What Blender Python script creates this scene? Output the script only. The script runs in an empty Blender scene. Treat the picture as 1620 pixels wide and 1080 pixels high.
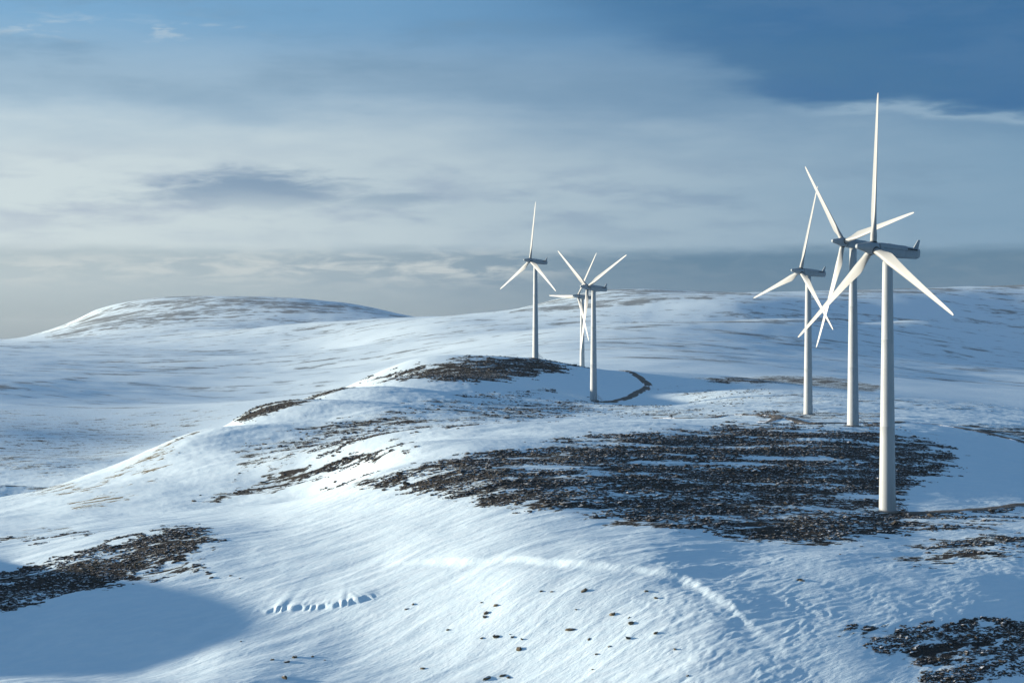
import bpy, math, random
import numpy as np
from mathutils import Matrix, Vector

R = math.radians
sc = bpy.context.scene
col = sc.collection
rng = np.random.default_rng(11)
random.seed(11)

# ------------------------------------------------------------------ camera
# x to the right, y away from the camera, z up; metres
CAM_Z = 100.0
FPX, CX, EYE = 3200.0, 810.0, 525.0          # focal length, centre and eye level, measured on the photograph
cam_d = bpy.data.cameras.new('camera')
cam_d.sensor_width = 36.0
cam_d.lens = FPX / 1620.0 * 36.0
cam_d.clip_start = 1.0
cam_d.clip_end = 90000.0
cam = bpy.data.objects.new('camera', cam_d)
col.objects.link(cam)
cam.location = (0, 0, CAM_Z)
cam.rotation_euler = (R(90) - math.atan((540 - EYE) / FPX), 0, 0)
sc.camera = cam

# ------------------------------------------------------------------ light
SUN_EL, SUN_AZ = R(6.8), R(-81.5)            # azimuth from +y (view direction) towards +x: sun on the left, a little beyond
sdir = Vector((math.sin(SUN_AZ) * math.cos(SUN_EL), math.cos(SUN_AZ) * math.cos(SUN_EL), math.sin(SUN_EL)))
sun_d = bpy.data.lights.new('sun', 'SUN')
sun_d.energy = 4.4
sun_d.angle = R(1.5)
sun_d.color = (1.0, 0.89, 0.72)
sun = bpy.data.objects.new('sun', sun_d)
col.objects.link(sun)
sun.rotation_euler = sdir.to_track_quat('Z', 'Y').to_euler()

sc.view_settings.view_transform = 'Standard'
sc.view_settings.look = 'None'
sc.view_settings.gamma = 1.0
sc.view_settings.use_curve_mapping = False
sc.view_settings.exposure = 1.15
sc.cycles.use_denoising = True
sc.cycles.max_bounces = 6
sc.cycles.diffuse_bounces = 3
sc.cycles.volume_bounces = 0


class NT:
    """small helper to write node trees as expressions"""
    def __init__(s, tree):
        s.t = tree
        tree.nodes.clear()

    def n(s, kind, **kw):
        nd = s.t.nodes.new(kind)
        for k, v in kw.items():
            setattr(nd, k, v)
        return nd

    def put(s, sock, v):
        if hasattr(v, 'is_output'):
            s.t.links.new(v, sock)
        elif v is not None:
            sock.default_value = v

    def m(s, op, a, b=None, c=None, clamp=False):
        nd = s.n('ShaderNodeMath', operation=op, use_clamp=clamp)
        s.put(nd.inputs[0], a)
        if b is not None: s.put(nd.inputs[1], b)
        if c is not None: s.put(nd.inputs[2], c)
        return nd.outputs[0]

    def smooth(s, v, a, b, lo=0.0, hi=1.0):
        nd = s.n('ShaderNodeMapRange', interpolation_type='SMOOTHSTEP')
        s.put(nd.inputs['Value'], v)
        for k, x in (('From Min', a), ('From Max', b), ('To Min', lo), ('To Max', hi)):
            s.put(nd.inputs[k], x)
        return nd.outputs[0]

    def mix(s, f, a, b, blend='MIX'):
        nd = s.n('ShaderNodeMix', data_type='RGBA', blend_type=blend)
        s.put(nd.inputs[0], f)
        for i, v in ((6, a), (7, b)):
            s.put(nd.inputs[i], v if hasattr(v, 'is_output') else (*v[:3], 1.0))
        return nd.outputs[2]

    def xyz(s, x, y, z):
        nd = s.n('ShaderNodeCombineXYZ')
        for i, v in enumerate((x, y, z)): s.put(nd.inputs[i], v)
        return nd.outputs[0]

    def sep(s, v):
        nd = s.n('ShaderNodeSeparateXYZ')
        s.put(nd.inputs[0], v)
        return nd.outputs

    def noise(s, v, scale=1.0, detail=4.0, rough=0.55, dist=0.0):
        nd = s.n('ShaderNodeTexNoise')
        s.put(nd.inputs['Vector'], v)
        for k, x in (('Scale', scale), ('Detail', detail), ('Roughness', rough), ('Distortion', dist)):
            s.put(nd.inputs[k], x)
        return nd.outputs[0]

    def gauss(s, v, c, w):
        """bell of half width w round c"""
        t = s.m('DIVIDE', s.m('SUBTRACT', v, c), w)
        return s.m('POWER', 2.718, s.m('MULTIPLY', s.m('MULTIPLY', t, t), -1.0))


def rgb(r, g, b):
    """sRGB 0-255 to linear"""
    return tuple(((v / 255) / 12.92 if v / 255 <= 0.04045 else ((v / 255 + 0.055) / 1.055) ** 2.4) for v in (r, g, b))


# ------------------------------------------------------------------ sky
def build_world():
    w = bpy.data.worlds.new('World')
    sc.world = w
    w.use_nodes = True
    T = NT(w.node_tree)
    SKY = 0.12
    k = 1.0 / (2.0 ** sc.view_settings.exposure)          # picture colours are given as they should read at this exposure
    def c(r, g, b):
        return tuple(x * k / SKY for x in rgb(r, g, b))
    tc = T.n('ShaderNodeTexCoord')
    x, y, z = T.sep(tc.outputs['Generated'])
    el = T.m('MULTIPLY', T.m('ARCSINE', z), 180 / math.pi)
    # angle from the sun's bearing, counted so that it reads as the bearing in front of the camera and closes without a seam behind it
    hor = T.m('MAXIMUM', T.m('SQRT', T.m('ADD', T.m('MULTIPLY', x, x), T.m('MULTIPLY', y, y))), 1e-4)
    cs = T.m('DIVIDE', T.m('ADD', T.m('MULTIPLY', x, math.sin(SUN_AZ)), T.m('MULTIPLY', y, math.cos(SUN_AZ))), hor)
    cs = T.m('MAXIMUM', T.m('MINIMUM', cs, 1.0), -1.0)
    az = T.m('ADD', T.m('MULTIPLY', T.m('ARCCOSINE', cs), 180 / math.pi), math.degrees(SUN_AZ))
    sky = T.n('ShaderNodeTexSky', sky_type='NISHITA')
    sky.sun_disc = False
    sky.sun_elevation = SUN_EL
    sky.sun_rotation = SUN_AZ
    sky.altitude = 300
    sky.air_density = 1.0
    sky.dust_density = 0.3
    sky.ozone_density = 2.2
    # slow warp so that cloud edges wander
    sv = T.xyz(T.m('MULTIPLY', x, 9.0), T.m('MULTIPLY', y, 9.0), T.m('MULTIPLY', z, 46.0))
    n_big = T.noise(sv, 1.0, 5.0, 0.55)
    n_fine = T.noise(sv, 4.2, 6.0, 0.6, 0.4)
    wob = T.m('SUBTRACT', n_big, 0.5)
    wof = T.m('SUBTRACT', n_fine, 0.5)
    elw = T.m('ADD', el, T.m('ADD', T.m('MULTIPLY', wob, 1.5), T.m('MULTIPLY', wof, 0.35)))
    # towards the sun (left) the veil is bright, away from it blue
    side = T.smooth(T.m('ADD', az, T.m('MULTIPLY', wob, 8.0)), -16.0, 17.0)
    low = T.mix(T.smooth(T.m('ADD', az, T.m('MULTIPLY', wob, 8.0)), -16.0, 8.0), c(148, 168, 181), c(80, 120, 152))       # horizon bank
    midc = T.mix(side, c(204, 217, 222), c(116, 152, 182))      # pale veil
    high = T.mix(side, c(120, 168, 206), c(52, 106, 156))       # above the veil
    veil = T.mix(T.smooth(elw, 4.6, 8.8), midc, high)
    layer = T.m('MULTIPLY', T.gauss(elw, 7.0, 1.1), T.smooth(n_big, 0.3, 0.6, 0.45, 0.9))       # grey-blue layer above the pale gap
    veil = T.mix(layer, veil, T.mix(side, c(150, 178, 200), c(84, 126, 164)))
    puff = T.m('MULTIPLY', T.smooth(n_fine, 0.52, 0.70), T.gauss(el, 8.35, 0.32))
    veil = T.mix(T.m('MULTIPLY', puff, T.smooth(az, -9.5, -6.0, 0.6, 0.0)), veil, c(190, 206, 216))
    mot = T.noise(sv, 2.0, 5.0, 0.6, 0.2)                                                        # soft lavender mottling
    veil = T.mix(T.m('MULTIPLY', T.smooth(mot, 0.42, 0.68), T.gauss(el, 3.7, 1.1)), veil, T.mix(side, c(176, 190, 206), c(112, 146, 176)))
    # horizon bank with an uneven top edge
    top = T.m('ADD', el, T.m('ADD', T.m('MULTIPLY', wob, 0.55), T.m('MULTIPLY', wof, 0.28)))
    bank_edge = T.smooth(top, 2.10, 2.52, 1.0, 0.0)
    bank = T.m('MULTIPLY', bank_edge, T.smooth(side, 0.1, 0.9, 0.55, 1.0))
    cloud = T.mix(bank, veil, low)
    # pale lumps sitting in the bank
    lump = T.m('MULTIPLY', T.smooth(n_fine, 0.40, 0.64), T.gauss(el, T.m('ADD', 1.8, T.m('MULTIPLY', wob, 0.8)), 0.42))
    cloud = T.mix(T.m('MULTIPLY', lump, T.smooth(az, -1.5, 3.0, 0.8, 0.06)), cloud, c(200, 209, 212))
    # murk at the very horizon
    cloud = T.mix(T.smooth(el, -0.5, 1.5, 0.95, 0.0), cloud, T.mix(side, c(122, 146, 160), c(84, 120, 146)))
    # grey bars of cloud in the veil: one in the picture, others round the sky
    def bar(a0, e0, wa, we, s):
        g = T.m('MULTIPLY', T.gauss(az, a0, wa), T.gauss(el, T.m('ADD', e0, T.m('MULTIPLY', wob, 0.5)), we))
        fade = T.smooth(el, e0 - we * 1.4, e0 + we * 0.7)
        return T.m('MULTIPLY', T.m('MULTIPLY', T.smooth(T.m('ADD', g, T.m('MULTIPLY', wof, 1.3)), 0.15, 0.85), fade), s)
    bars = bar(-7.4, 3.85, 3.2, 0.6, 1.0)
    for a in ((-3.5, 3.65, 1.3, 0.28, 0.6), (-26, 4.2, 4, 0.5, 0.6), (34, 4.4, 5, 0.5, 0.6), (-62, 5.0, 6, 0.6, 0.5), (78, 4.5, 7, 0.6, 0.6),
              (128, 4.6, 7, 0.6, 0.6), (-140, 4.6, 7, 0.6, 0.6)):
        bars = T.m('MAXIMUM', bars, bar(*a))
    cloud = T.mix(bars, cloud, T.mix(side, c(134, 158, 184), c(88, 126, 160)))
    # high dark blue deck with a crisp underside on the right
    under = T.m('ADD', el, T.m('ADD', T.m('MULTIPLY', wob, 2.4), T.m('MULTIPLY', wof, 0.5)))
    edge_at = T.smooth(az, -4.5, 9.5, 9.6, 6.15)
    d = T.m('SUBTRACT', under, edge_at)
    deck = T.smooth(T.m('DIVIDE', d, T.smooth(az, -4.0, 10.5, 6.0, 1.0)), -0.06, 0.5)
    rim = T.m('MULTIPLY', T.gauss(d, -0.10, 0.16), T.smooth(az, 7.0, 10.0, 0.0, 0.35))
    cloud = T.mix(rim, cloud, c(176, 200, 216))
    cloud = T.mix(T.m('MULTIPLY', deck, T.smooth(az, -7.0, 10.0, 0.0, 0.85)), cloud,
                  T.mix(T.smooth(n_big, 0.35, 0.7), c(52, 104, 150), c(36, 96, 150)))
    # grey shreds on the upper left
    shred = T.m('MULTIPLY', T.smooth(T.m('ADD', n_big, T.m('MULTIPLY', wof, 0.3)), 0.45, 0.7), T.smooth(el, 5.8, 8.0))
    cloud = T.mix(T.m('MULTIPLY', shred, T.smooth(az, -4.0, 4.0, 0.5, 0.2)), cloud, c(112, 146, 174))
    # the cloud thins out upwards into clear sky with loose veils
    cover = T.m('MULTIPLY', T.smooth(el, 9.0, 26.0, 1.0, 0.0), 0.95)
    cover = T.m('MAXIMUM', cover, T.m('MULTIPLY', T.smooth(T.noise(tc.outputs['Generated'], 3.5, 5.0, 0.6), 0.5, 0.75), 0.35))
    out_c = T.mix(cover, sky.outputs[0], cloud)
    bg = T.n('ShaderNodeBackground')
    T.put(bg.inputs[0], out_c)
    bg.inputs[1].default_value = SKY
    o = T.n('ShaderNodeOutputWorld')
    T.put(o.inputs[0], bg.outputs[0])


build_world()


# ------------------------------------------------------------------ terrain shape
def at(px, py, d):
    """a measured point: photo pixel and distance along y -> world"""
    return np.array([(px - CX) * d / FPX, d, CAM_Z - (py - EYE) * d / FPX])


V = []          # control points px, distance, drop below the camera


def vis(px, *pairs):
    for py, d in pairs: V.append((px, d, (py - EYE) * d / FPX))


def hid(px, *pairs):
    for d, drop in pairs: V.append((px, d, drop))


vis(-250, (1085, 385), (1060, 403), (960, 416), (890, 432), (855, 455), (850, 490), (838, 560), (822, 650), (800, 760), (770, 1000), (725, 1200), (680, 1450), (640, 1750), (600, 2200), (560, 3300), (540, 6000))
vis(0, (1080, 385), (1062, 402), (1010, 418), (960, 432), (925, 452), (905, 472), (860, 515), (832, 580), (808, 660), (790, 740), (768, 900), (722, 1180), (680, 1480), (640, 1830), (605, 2350), (575, 3100), (548, 4600), (538, 6400))
hid(0, (9000, 60), (25000, 150))
vis(100, (1080, 386), (1060, 402), (1000, 418), (952, 434), (905, 460), (878, 480), (845, 522), (822, 590))
vis(200, (1080, 386), (1059, 402), (995, 418), (945, 436), (893, 464), (855, 488), (838, 524))
vis(300, (1080, 385), (1045, 402), (985, 421), (930, 442), (868, 472), (834, 500), (822, 540), (790, 620), (775, 650), (735, 720), (700, 780), (682, 820))
hid(300, (950, 62))
vis(350, (1080, 384), (1035, 402), (975, 424), (910, 448), (855, 482))
vis(150, (775, 680), (764, 720), (800, 620)); hid(150, (850, 72))
vis(150, (720, 1350), (645, 1950), (592, 2750), (560, 3900), (538, 5200), (516, 6300), (490, 7000)); hid(150, (8500, 10))
vis(60, (541, 6000), (534, 6900)); hid(60, (8500, 60))
vis(105, (514, 7000)); hid(105, (8200, 40))
vis(220, (474, 7000))
vis(-100, (540, 6500)); hid(-100, (9000, 70))
vis(300, (690, 1550), (640, 2080), (590, 2950), (558, 4000), (533, 5050), (518, 5700), (500, 6300), (469, 7000)); hid(300, (8500, 0), (25000, 150))
vis(400, (800, 580), (745, 680), (700, 780), (660, 880), (644, 940)); hid(400, (1100, 60))
vis(400, (520, 5300), (500, 6200), (470, 7000))
vis(450, (1075, 387), (1020, 406), (965, 424), (905, 448), (860, 475), (828, 507), (803, 537))
vis(500, (790, 590), (755, 650), (705, 750), (665, 850), (640, 950), (622, 1050)); hid(500, (1200, 52))
vis(500, (625, 2350), (585, 3200), (555, 4050), (530, 4600), (510, 5000)); hid(500, (5700, 0)); vis(500, (477, 7000)); hid(500, (8500, 0), (25000, 150))
vis(600, (1075, 388), (1010, 406), (950, 423), (890, 445), (835, 476), (785, 512), (748, 545), (715, 600), (690, 680), (655, 850), (630, 980), (602, 1170)); hid(600, (1400, 48))
vis(600, (585, 2650), (545, 3650), (520, 4300), (504, 4800)); hid(600, (5600, 0)); vis(600, (490, 7000))
vis(650, (580, 1300), (573, 1360)); hid(650, (1550, 45)); hid(650, (7000, -40))
vis(700, (565, 2600), (535, 3450), (512, 4100), (500, 4550)); hid(700, (5300, 10), (7500, 30), (25000, 150))
vis(740, (568, 1366), (590, 1250), (620, 1100), (645, 950), (670, 800)); hid(740, (1560, 46))
vis(800, (570, 2250), (545, 2900), (525, 3550), (505, 4150), (494, 4650)); hid(800, (5200, 0))
vis(810, (1080, 378), (1000, 395), (930, 412), (890, 425), (850, 444), (800, 472), (760, 505), (720, 565), (690, 640), (672, 730))
vis(847, (567, 1366), (583, 1300), (612, 1175), (645, 1000), (665, 850)); hid(847, (1560, 44))
vis(940, (583, 1380), (600, 1290), (634, 1175), (652, 1000), (665, 850)); hid(921, (1607, 37.7)); hid(940, (1750, 38))
vis(1000, (1080, 366), (1000, 384), (930, 403), (900, 413), (870, 428), (830, 456), (785, 495), (740, 550), (705, 602), (680, 655), (668, 750))
vis(1120, (1080, 361), (1000, 380), (950, 394), (915, 407), (870, 429), (830, 457))
vis(950, (575, 1900), (552, 2350), (540, 2700), (519, 3150)); hid(950, (3650, 5)); vis(950, (490, 4150), (470, 4500), (459, 4800)); hid(950, (5600, -30), (25000, 150))
vis(1050, (640, 1175), (618, 1280), (588, 1410)); hid(1050, (1650, 44)); vis(1050, (568, 2050), (550, 2500), (530, 2900), (511, 3250)); hid(1050, (3700, 0)); vis(1050, (485, 4150), (460, 4800))
vis(1150, (660, 900), (640, 1050), (618, 1200), (594, 1420)); hid(1150, (1650, 42)); vis(1150, (572, 2050), (555, 2600), (530, 3000), (508, 3300)); hid(1150, (3700, 0)); vis(1150, (480, 4150), (464, 4700)); hid(1150, (5600, -30))
vis(1190, (1080, 361), (1030, 373), (990, 383), (930, 401), (885, 423), (845, 452), (800, 497), (745, 567), (705, 632), (678, 690), (664, 800))
vis(1300, (1080, 361), (1030, 373), (980, 387), (930, 402), (880, 427), (845, 457))
vis(1275, (655, 935), (672, 760))
vis(1300, (638, 1080), (612, 1450), (585, 2050), (560, 2700), (532, 3150), (506, 3450)); hid(1300, (3800, 2)); vis(1300, (478, 4300), (462, 4700)); hid(1300, (5600, -30), (25000, 150))
vis(1346, (673, 730))
vis(1400, (1080, 361), (1040, 371), (1000, 382), (930, 404), (890, 425), (850, 459), (807, 512), (770, 558), (725, 630), (695, 692), (668, 810))
vis(1450, (650, 1050), (610, 1750), (580, 2600), (552, 3200), (528, 3500), (506, 3750)); hid(1450, (4000, 0)); vis(1450, (472, 4500), (457, 4900)); hid(1450, (5800, -30))
vis(1620, (1090, 361), (1050, 372), (1000, 386), (930, 411), (880, 440), (830, 492), (800, 545), (770, 608), (735, 677), (705, 750), (686, 830), (668, 980), (645, 1400), (610, 2200), (580, 3150), (548, 3900), (520, 4250), (495, 4450), (472, 4800), (450, 5200)); hid(1620, (6000, -40), (25000, 150))
vis(1900, (1090, 370), (1000, 402), (900, 455), (830, 540), (770, 680), (720, 820), (690, 1000), (655, 1450), (615, 2300), (570, 3200), (520, 4200), (470, 5000)); hid(1900, (6000, -40))
for px in (-250, 150, 500, 810, 1190, 1620):
    hid(px, (330, 70 + (px == 1620) * 2), (250, 73), (150, 78))
for px in (-900, 2500):
    hid(px, (150, 78), (330, 68), (500, 55), (760, 50), (1200, 55), (2500, 50), (5000, 20), (9000, 30), (25000, 150))

VP = np.array(V)
CU, CV, CZ = (VP[:, 0] - CX) / FPX, np.log(VP[:, 1]), -VP[:, 2]


def tps(r2):
    return 0.5 * r2 * np.log(r2 + 1e-12)


def fit_tps():
    n = len(CU)
    K = tps((CU[:, None] - CU) ** 2 + (CV[:, None] - CV) ** 2)
    K += np.diag(np.where(CV < math.log(1200), 1.5e-4, 1e-5))
    P = np.stack([np.ones(n), CU, CV], 1)
    A = np.block([[K, P], [P.T, np.zeros((3, 3))]])
    # distant drops are divided by distance so that one metre counts less out there
    return np.linalg.solve(A, np.concatenate([CZ, np.zeros(3)]))


WT = fit_tps()


def base_height(x, y):
    u, v = x / y, np.log(y)
    out = np.empty_like(u)
    n = len(CU)
    for i in range(0, len(u), 100000):
        uu, vv = u[i:i + 100000], v[i:i + 100000]
        s = WT[n] + WT[n + 1] * uu + WT[n + 2] * vv
        r2 = (uu[:, None] - CU) ** 2 + (vv[:, None] - CV) ** 2
        s += tps(r2) @ WT[:n]
        out[i:i + 100000] = s
    return CAM_Z + out


PERM = np.random.default_rng(5).integers(0, 1 << 30, 4096)
GX, GY = np.cos(np.arange(4096) * 2.3999), np.sin(np.arange(4096) * 2.3999)


def perlin(x, y, seed=0):
    xi, yi = np.floor(x).astype(np.int64), np.floor(y).astype(np.int64)
    fx, fy = x - xi, y - yi
    def g(a, b, dx, dy):
        h = PERM[(PERM[(a + seed * 131) & 4095] + b) & 4095] & 4095
        return GX[h] * dx + GY[h] * dy
    sx, sy = fx * fx * fx * (fx * (fx * 6 - 15) + 10), fy * fy * fy * (fy * (fy * 6 - 15) + 10)
    a = g(xi, yi, fx, fy); b = g(xi + 1, yi, fx - 1, fy)
    c = g(xi, yi + 1, fx, fy - 1); d = g(xi + 1, yi + 1, fx - 1, fy - 1)
    return (a + sx * (b - a)) * (1 - sy) + (c + sx * (d - c)) * sy


def fbm(x, y, octs=4, seed=0, gain=0.5):
    s, a = 0, 1.0
    for o in range(octs):
        s = s + a * perlin(x, y, seed + o)
        x, y, a = x * 2.03 + 7.1, y * 2.03 - 3.7, a * gain
    return s


def sstep(v, a, b):
    t = np.clip((v - a) / (b - a), 0, 1)
    return t * t * (3 - 2 * t)


WIND = R(33)                                     # drifts and streaks run left-near to right-far
CW, SW = math.cos(WIND), math.sin(WIND)


def along(x, y):
    return x * CW + y * SW, -x * SW + y * CW


def polyline_dist(x, y, pts):
    """signed distance (left of the line positive) and distance along it"""
    best = np.full(x.shape, 1e9); sg = np.zeros_like(x); al = np.zeros_like(x)
    acc = 0.0
    for (ax, ay), (bx, by) in zip(pts[:-1], pts[1:]):
        L = math.hypot(bx - ax, by - ay)
        tx, ty = (bx - ax) / L, (by - ay) / L
        t = np.clip((x - ax) * tx + (y - ay) * ty, 0, L)
        dx, dy = x - ax - t * tx, y - ay - t * ty
        d = np.hypot(dx, dy)
        k = d < best
        best = np.where(k, d, best)
        sg = np.where(k, np.sign(tx * (y - ay) - ty * (x - ax)), sg)
        al = np.where(k, acc + t, al)
        acc += L
    return best * sg, al, acc


def ground_xy(px, d):
    return ((px - CX) * d / FPX, d)


def base_cast(px, py, d0, d1):
    d = np.linspace(d0, d1, 600)
    x = (px - CX) * d / FPX
    h = base_height(x, d) - (CAM_Z - (py - EYE) * d / FPX)
    i = int(np.argmax(h > 0))
    return x[i], d[i]


SCARP = [base_cast(*p, 355, 520) for p in ((600, 893), (660, 891), (735, 893), (800, 888), (900, 899), (1000, 906), (1075, 918), (1125, 945), (1160, 972), (1195, 1004), (1250, 1050))]
FLUTE = [base_cast(*p, 355, 520) for p in ((392, 966), (450, 964), (520, 962), (560, 956), (606, 940))]


def height(x, y):
    """terrain height with drifts; arrays of world x, y"""
    z = base_height(x, y)
    near = 1 - sstep(y, 900, 1500)
    far = sstep(y, 1100, 2200) * (1 - sstep(y, 12000, 20000))
    a, b = along(x, y)
    # broad undulation
    z += near * 0.9 * fbm(x / 42, y / 42, 3, 1)
    z += far * 4.0 * fbm(x / 520, y / 420, 3, 4) * sstep(y, 1500, 4000)
    z += far * 1.9 * fbm(x / 170, y / 150, 3, 9)
    z += far * 0.5 * fbm(x / 60, y / 60, 2, 14)
    # wind drift (sastrugi)
    nn = 1 - sstep(y, 560, 900)
    rough = 0.35 + 0.65 * sstep(fbm(x / 60, y / 60, 2, 21), -0.15, 0.45)
    px = CX + FPX * x / y
    rough = rough * (0.45 + 0.75 * sstep(px, 900, 1250))
    z += nn * 0.42 * (0.5 - np.abs(fbm((a + 6 * fbm(x / 30, y / 30, 2, 23)) / 34, b / 9, 3, 29))) * (1 - 0.6 * sstep(CX + FPX * x / y, 1000, 1300))
    wa, wb = 5.0 * fbm(x / 17, y / 17, 2, 25), 2.2 * fbm(x / 9, y / 9, 2, 27)
    z += nn * rough * 0.17 * (0.6 - np.abs(fbm((a + wa) / 7.5, (b + wb) / 2.3, 3, 31)))
    z += nn * rough * 0.11 * fbm((a + wa) / 3.0, (b + wb) / 1.2, 2, 41)
    z += (1 - sstep(y, 900, 1600)) * sstep(y, 520, 800) * 0.35 * fbm(a / 14, b / 5, 3, 51)
    # small cornice running over the near slope
    m = (y < 520)
    if m.any():
        xs, ys = x[m], y[m]
        s, al, L = polyline_dist(xs, ys, SCARP)
        s = s + 0.7 * fbm(xs / 6, ys / 6, 2, 61)
        fade = np.sin(np.clip(al / L, 0.0, 1.0) * math.pi) ** 0.5 * (np.abs(s) < 60)
        step = np.exp(-np.maximum(s - 2.0, 0) / 16.0) * sstep(s, -0.6, 2.2)
        lip = -0.9 * np.exp(-((s + 1.2) / 1.6) ** 2)
        z[m] += fade * (0.75 * step + 0.16 * lip) * (0.85 + 0.5 * fbm(al / 14, 0 * al, 2, 65)) * (1 - 0.4 * sstep(al / L, 0.55, 0.8))
        # row of fluted notches by the hollow
        s, al, L = polyline_dist(xs, ys, FLUTE)
        tooth = np.abs(((al / 2.0 + 0.30 * np.sin(al * 0.9)) % 1.0) - 0.5) * 2 * (0.6 + 0.9 * np.abs(fbm(al / 3.1, 0 * al, 1, 66)))
        on = sstep(al, 0.5, 5) * (1 - sstep(al, L - 6, L - 0.3)) * (0.25 + 0.5 * al / L + 0.8 * np.abs(fbm(al / 4.3, 0 * al, 2, 68)))
        prof = sstep(s, -2.2 * tooth - 0.6, 0.3 - 2.2 * tooth + 0.9) * np.exp(-np.maximum(s, 0) / 5.0)
        z[m] += on * 0.8 * prof
        # wind-carved fans over the edge of the hollow
        s, al = xs, ys
        hol = np.exp(-(((CX + FPX * xs / ys) - 160) / 230) ** 4) * np.exp(-((ys - 419) / 7.0) ** 2)
        aa, bb = xs * 0.75 + ys * 0.66, -xs * 0.66 + ys * 0.75
        z[m] += hol * 0.8 * fbm(bb / 5.0, aa / 22.0, 3, 71)
    return z


# ------------------------------------------------------------------ where the wind has bared the rock
# polygon in photo pixels, nearest and farthest distance, density, softness in px
PATCH = [
    ([(520, 772), (600, 747), (700, 722), (850, 697), (1000, 681), (1200, 668), (1390, 672), (1500, 698), (1525, 742), (1470, 762), (1425, 800), (1480, 812), (1620, 802), (1700, 800), (1700, 826), (1500, 836), (1390, 850), (1310, 876), (1220, 864), (1100, 848), (980, 833), (860, 816), (740, 800), (640, 780)], 440, 830, 1.0, 36),
    ([(1370, 872), (1500, 848), (1620, 842), (1700, 842), (1700, 880), (1560, 886), (1440, 898)], 400, 560, 0.84, 18),
    ([(1295, 988), (1450, 982), (1620, 972), (1750, 968), (1750, 1120), (1500, 1120), (1420, 1045), (1310, 1022)], 330, 480, 0.84, 26),
    ([(-300, 930), (0, 906), (150, 866), (280, 830), (356, 838), (350, 862), (255, 897), (180, 930), (80, 948), (0, 972), (-300, 985)], 405, 560, 1.15, 20),
    ([(150, 905), (260, 890), (330, 880), (330, 905), (200, 930)], 405, 560, 0.7, 14),
    ([(0, 846), (90, 832), (170, 838), (60, 866), (-200, 872), (-200, 850)], 480, 700, 0.64, 14),
    ([(550, 607), (640, 584), (740, 564), (850, 564), (930, 580), (870, 592), (770, 606), (700, 603), (640, 600)], 1000, 1420, 1.15, 12),
    ([(345, 660), (430, 630), (545, 608), (560, 612), (450, 650), (385, 668)], 800, 1150, 1.15, 9),
    ([(120, 778), (200, 738), (300, 682), (400, 644), (400, 652), (300, 690), (210, 744), (140, 782)], 640, 1000, 0.85, 8),
    ([(-200, 760), (0, 752), (130, 762), (150, 778), (0, 790), (-200, 800)], 600, 1000, 0.8, 12),
    ([(370, 700), (480, 672), (620, 645), (800, 628), (960, 632), (900, 662), (760, 672), (600, 700), (430, 745), (300, 796), (370, 750)], 540, 1250, 0.70, 18),
    ([(300, 800), (400, 760), (520, 728), (640, 700), (650, 712), (540, 740), (440, 775)], 520, 800, 1.1, 10),
    ([(800, 640), (940, 636), (1060, 640), (1200, 646), (1180, 662), (1000, 660), (860, 655)], 700, 1250, 0.62, 9),
    ([(1180, 648), (1290, 648), (1400, 652), (1420, 664), (1380, 668), (1200, 664)], 700, 1020, 0.8, 7),
    ([(1090, 598), (1200, 592), (1320, 594), (1420, 612), (1380, 622), (1240, 608), (1130, 608)], 1150, 1900, 1.0, 9),
    ([(1000, 612), (1200, 612), (1420, 625), (1620, 640), (1620, 650), (1400, 645), (1100, 640)], 950, 1800, 0.58, 10),
    ([(1480, 668), (1620, 672), (1750, 676), (1750, 700), (1620, 696), (1540, 682)], 700, 1100, 0.9, 8),
    ([(600, 640), (700, 624), (880, 612), (890, 624), (720, 640)], 900, 1250, 0.62, 8),
    ([(212, 730), (262, 690), (282, 715), (250, 765), (215, 778)], 540, 900, 0.72, 16),
    ([(95, 795), (190, 768), (215, 790), (120, 815)], 540, 900, 0.72, 14),
    ([(40, 540), (150, 490), (280, 464), (420, 464), (560, 478), (650, 500), (560, 496), (440, 496), (300, 512), (190, 520), (110, 536)], 5600, 7600, 1.2, 14),
    ([(750, 500), (850, 478), (960, 450), (1180, 458), (1160, 470), (1050, 478), (930, 492)], 3800, 5200, 1.1, 10),
    ([(900, 452), (1190, 458), (1190, 468), (1000, 464), (910, 466)], 4100, 5400, 1.2, 7),
    ([(1380, 448), (1460, 444), (1700, 440), (1700, 458), (1560, 462), (1440, 466), (1290, 470), (1290, 462)], 3900, 5600, 1.2, 8),
    ([(-300, 622), (0, 604), (230, 584), (420, 570), (620, 562), (620, 568), (430, 577), (240, 592), (0, 614), (-300, 632)], 2000, 4200, 1.15, 9),
    ([(-300, 630), (0, 636), (430, 628), (330, 676), (130, 756), (-300, 762)], 1020, 2600, 0.66, 24),
    ([(850, 546), (960, 516), (1100, 506), (1320, 503), (1620, 500), (1620, 507), (1320, 511), (1110, 514), (970, 524)], 2700, 4300, 1.1, 8),
]


def poly_sd(px, py, poly, ys=2.2):
    """signed distance in px (inside positive), rows stretched as the ground is seen foreshortened"""
    P = np.array(poly, float) * (1, ys)
    y = py * ys
    best = np.full(px.shape, 1e12)
    ins = np.zeros(px.shape, bool)
    for (ax, ay), (bx, by) in zip(P, np.roll(P, -1, 0)):
        dx, dy = bx - ax, by - ay
        t = np.clip(((px - ax) * dx + (y - ay) * dy) / (dx * dx + dy * dy), 0, 1)
        best = np.minimum(best, (px - ax - t * dx) ** 2 + (y - ay - t * dy) ** 2)
        c = ((ay > y) != (by > y))
        ins ^= c & (px < (bx - ax) * (y - ay) / np.where(by == ay, 1e-9, by - ay) + ax)
    return np.where(ins, 1, -1) * np.sqrt(best)


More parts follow.
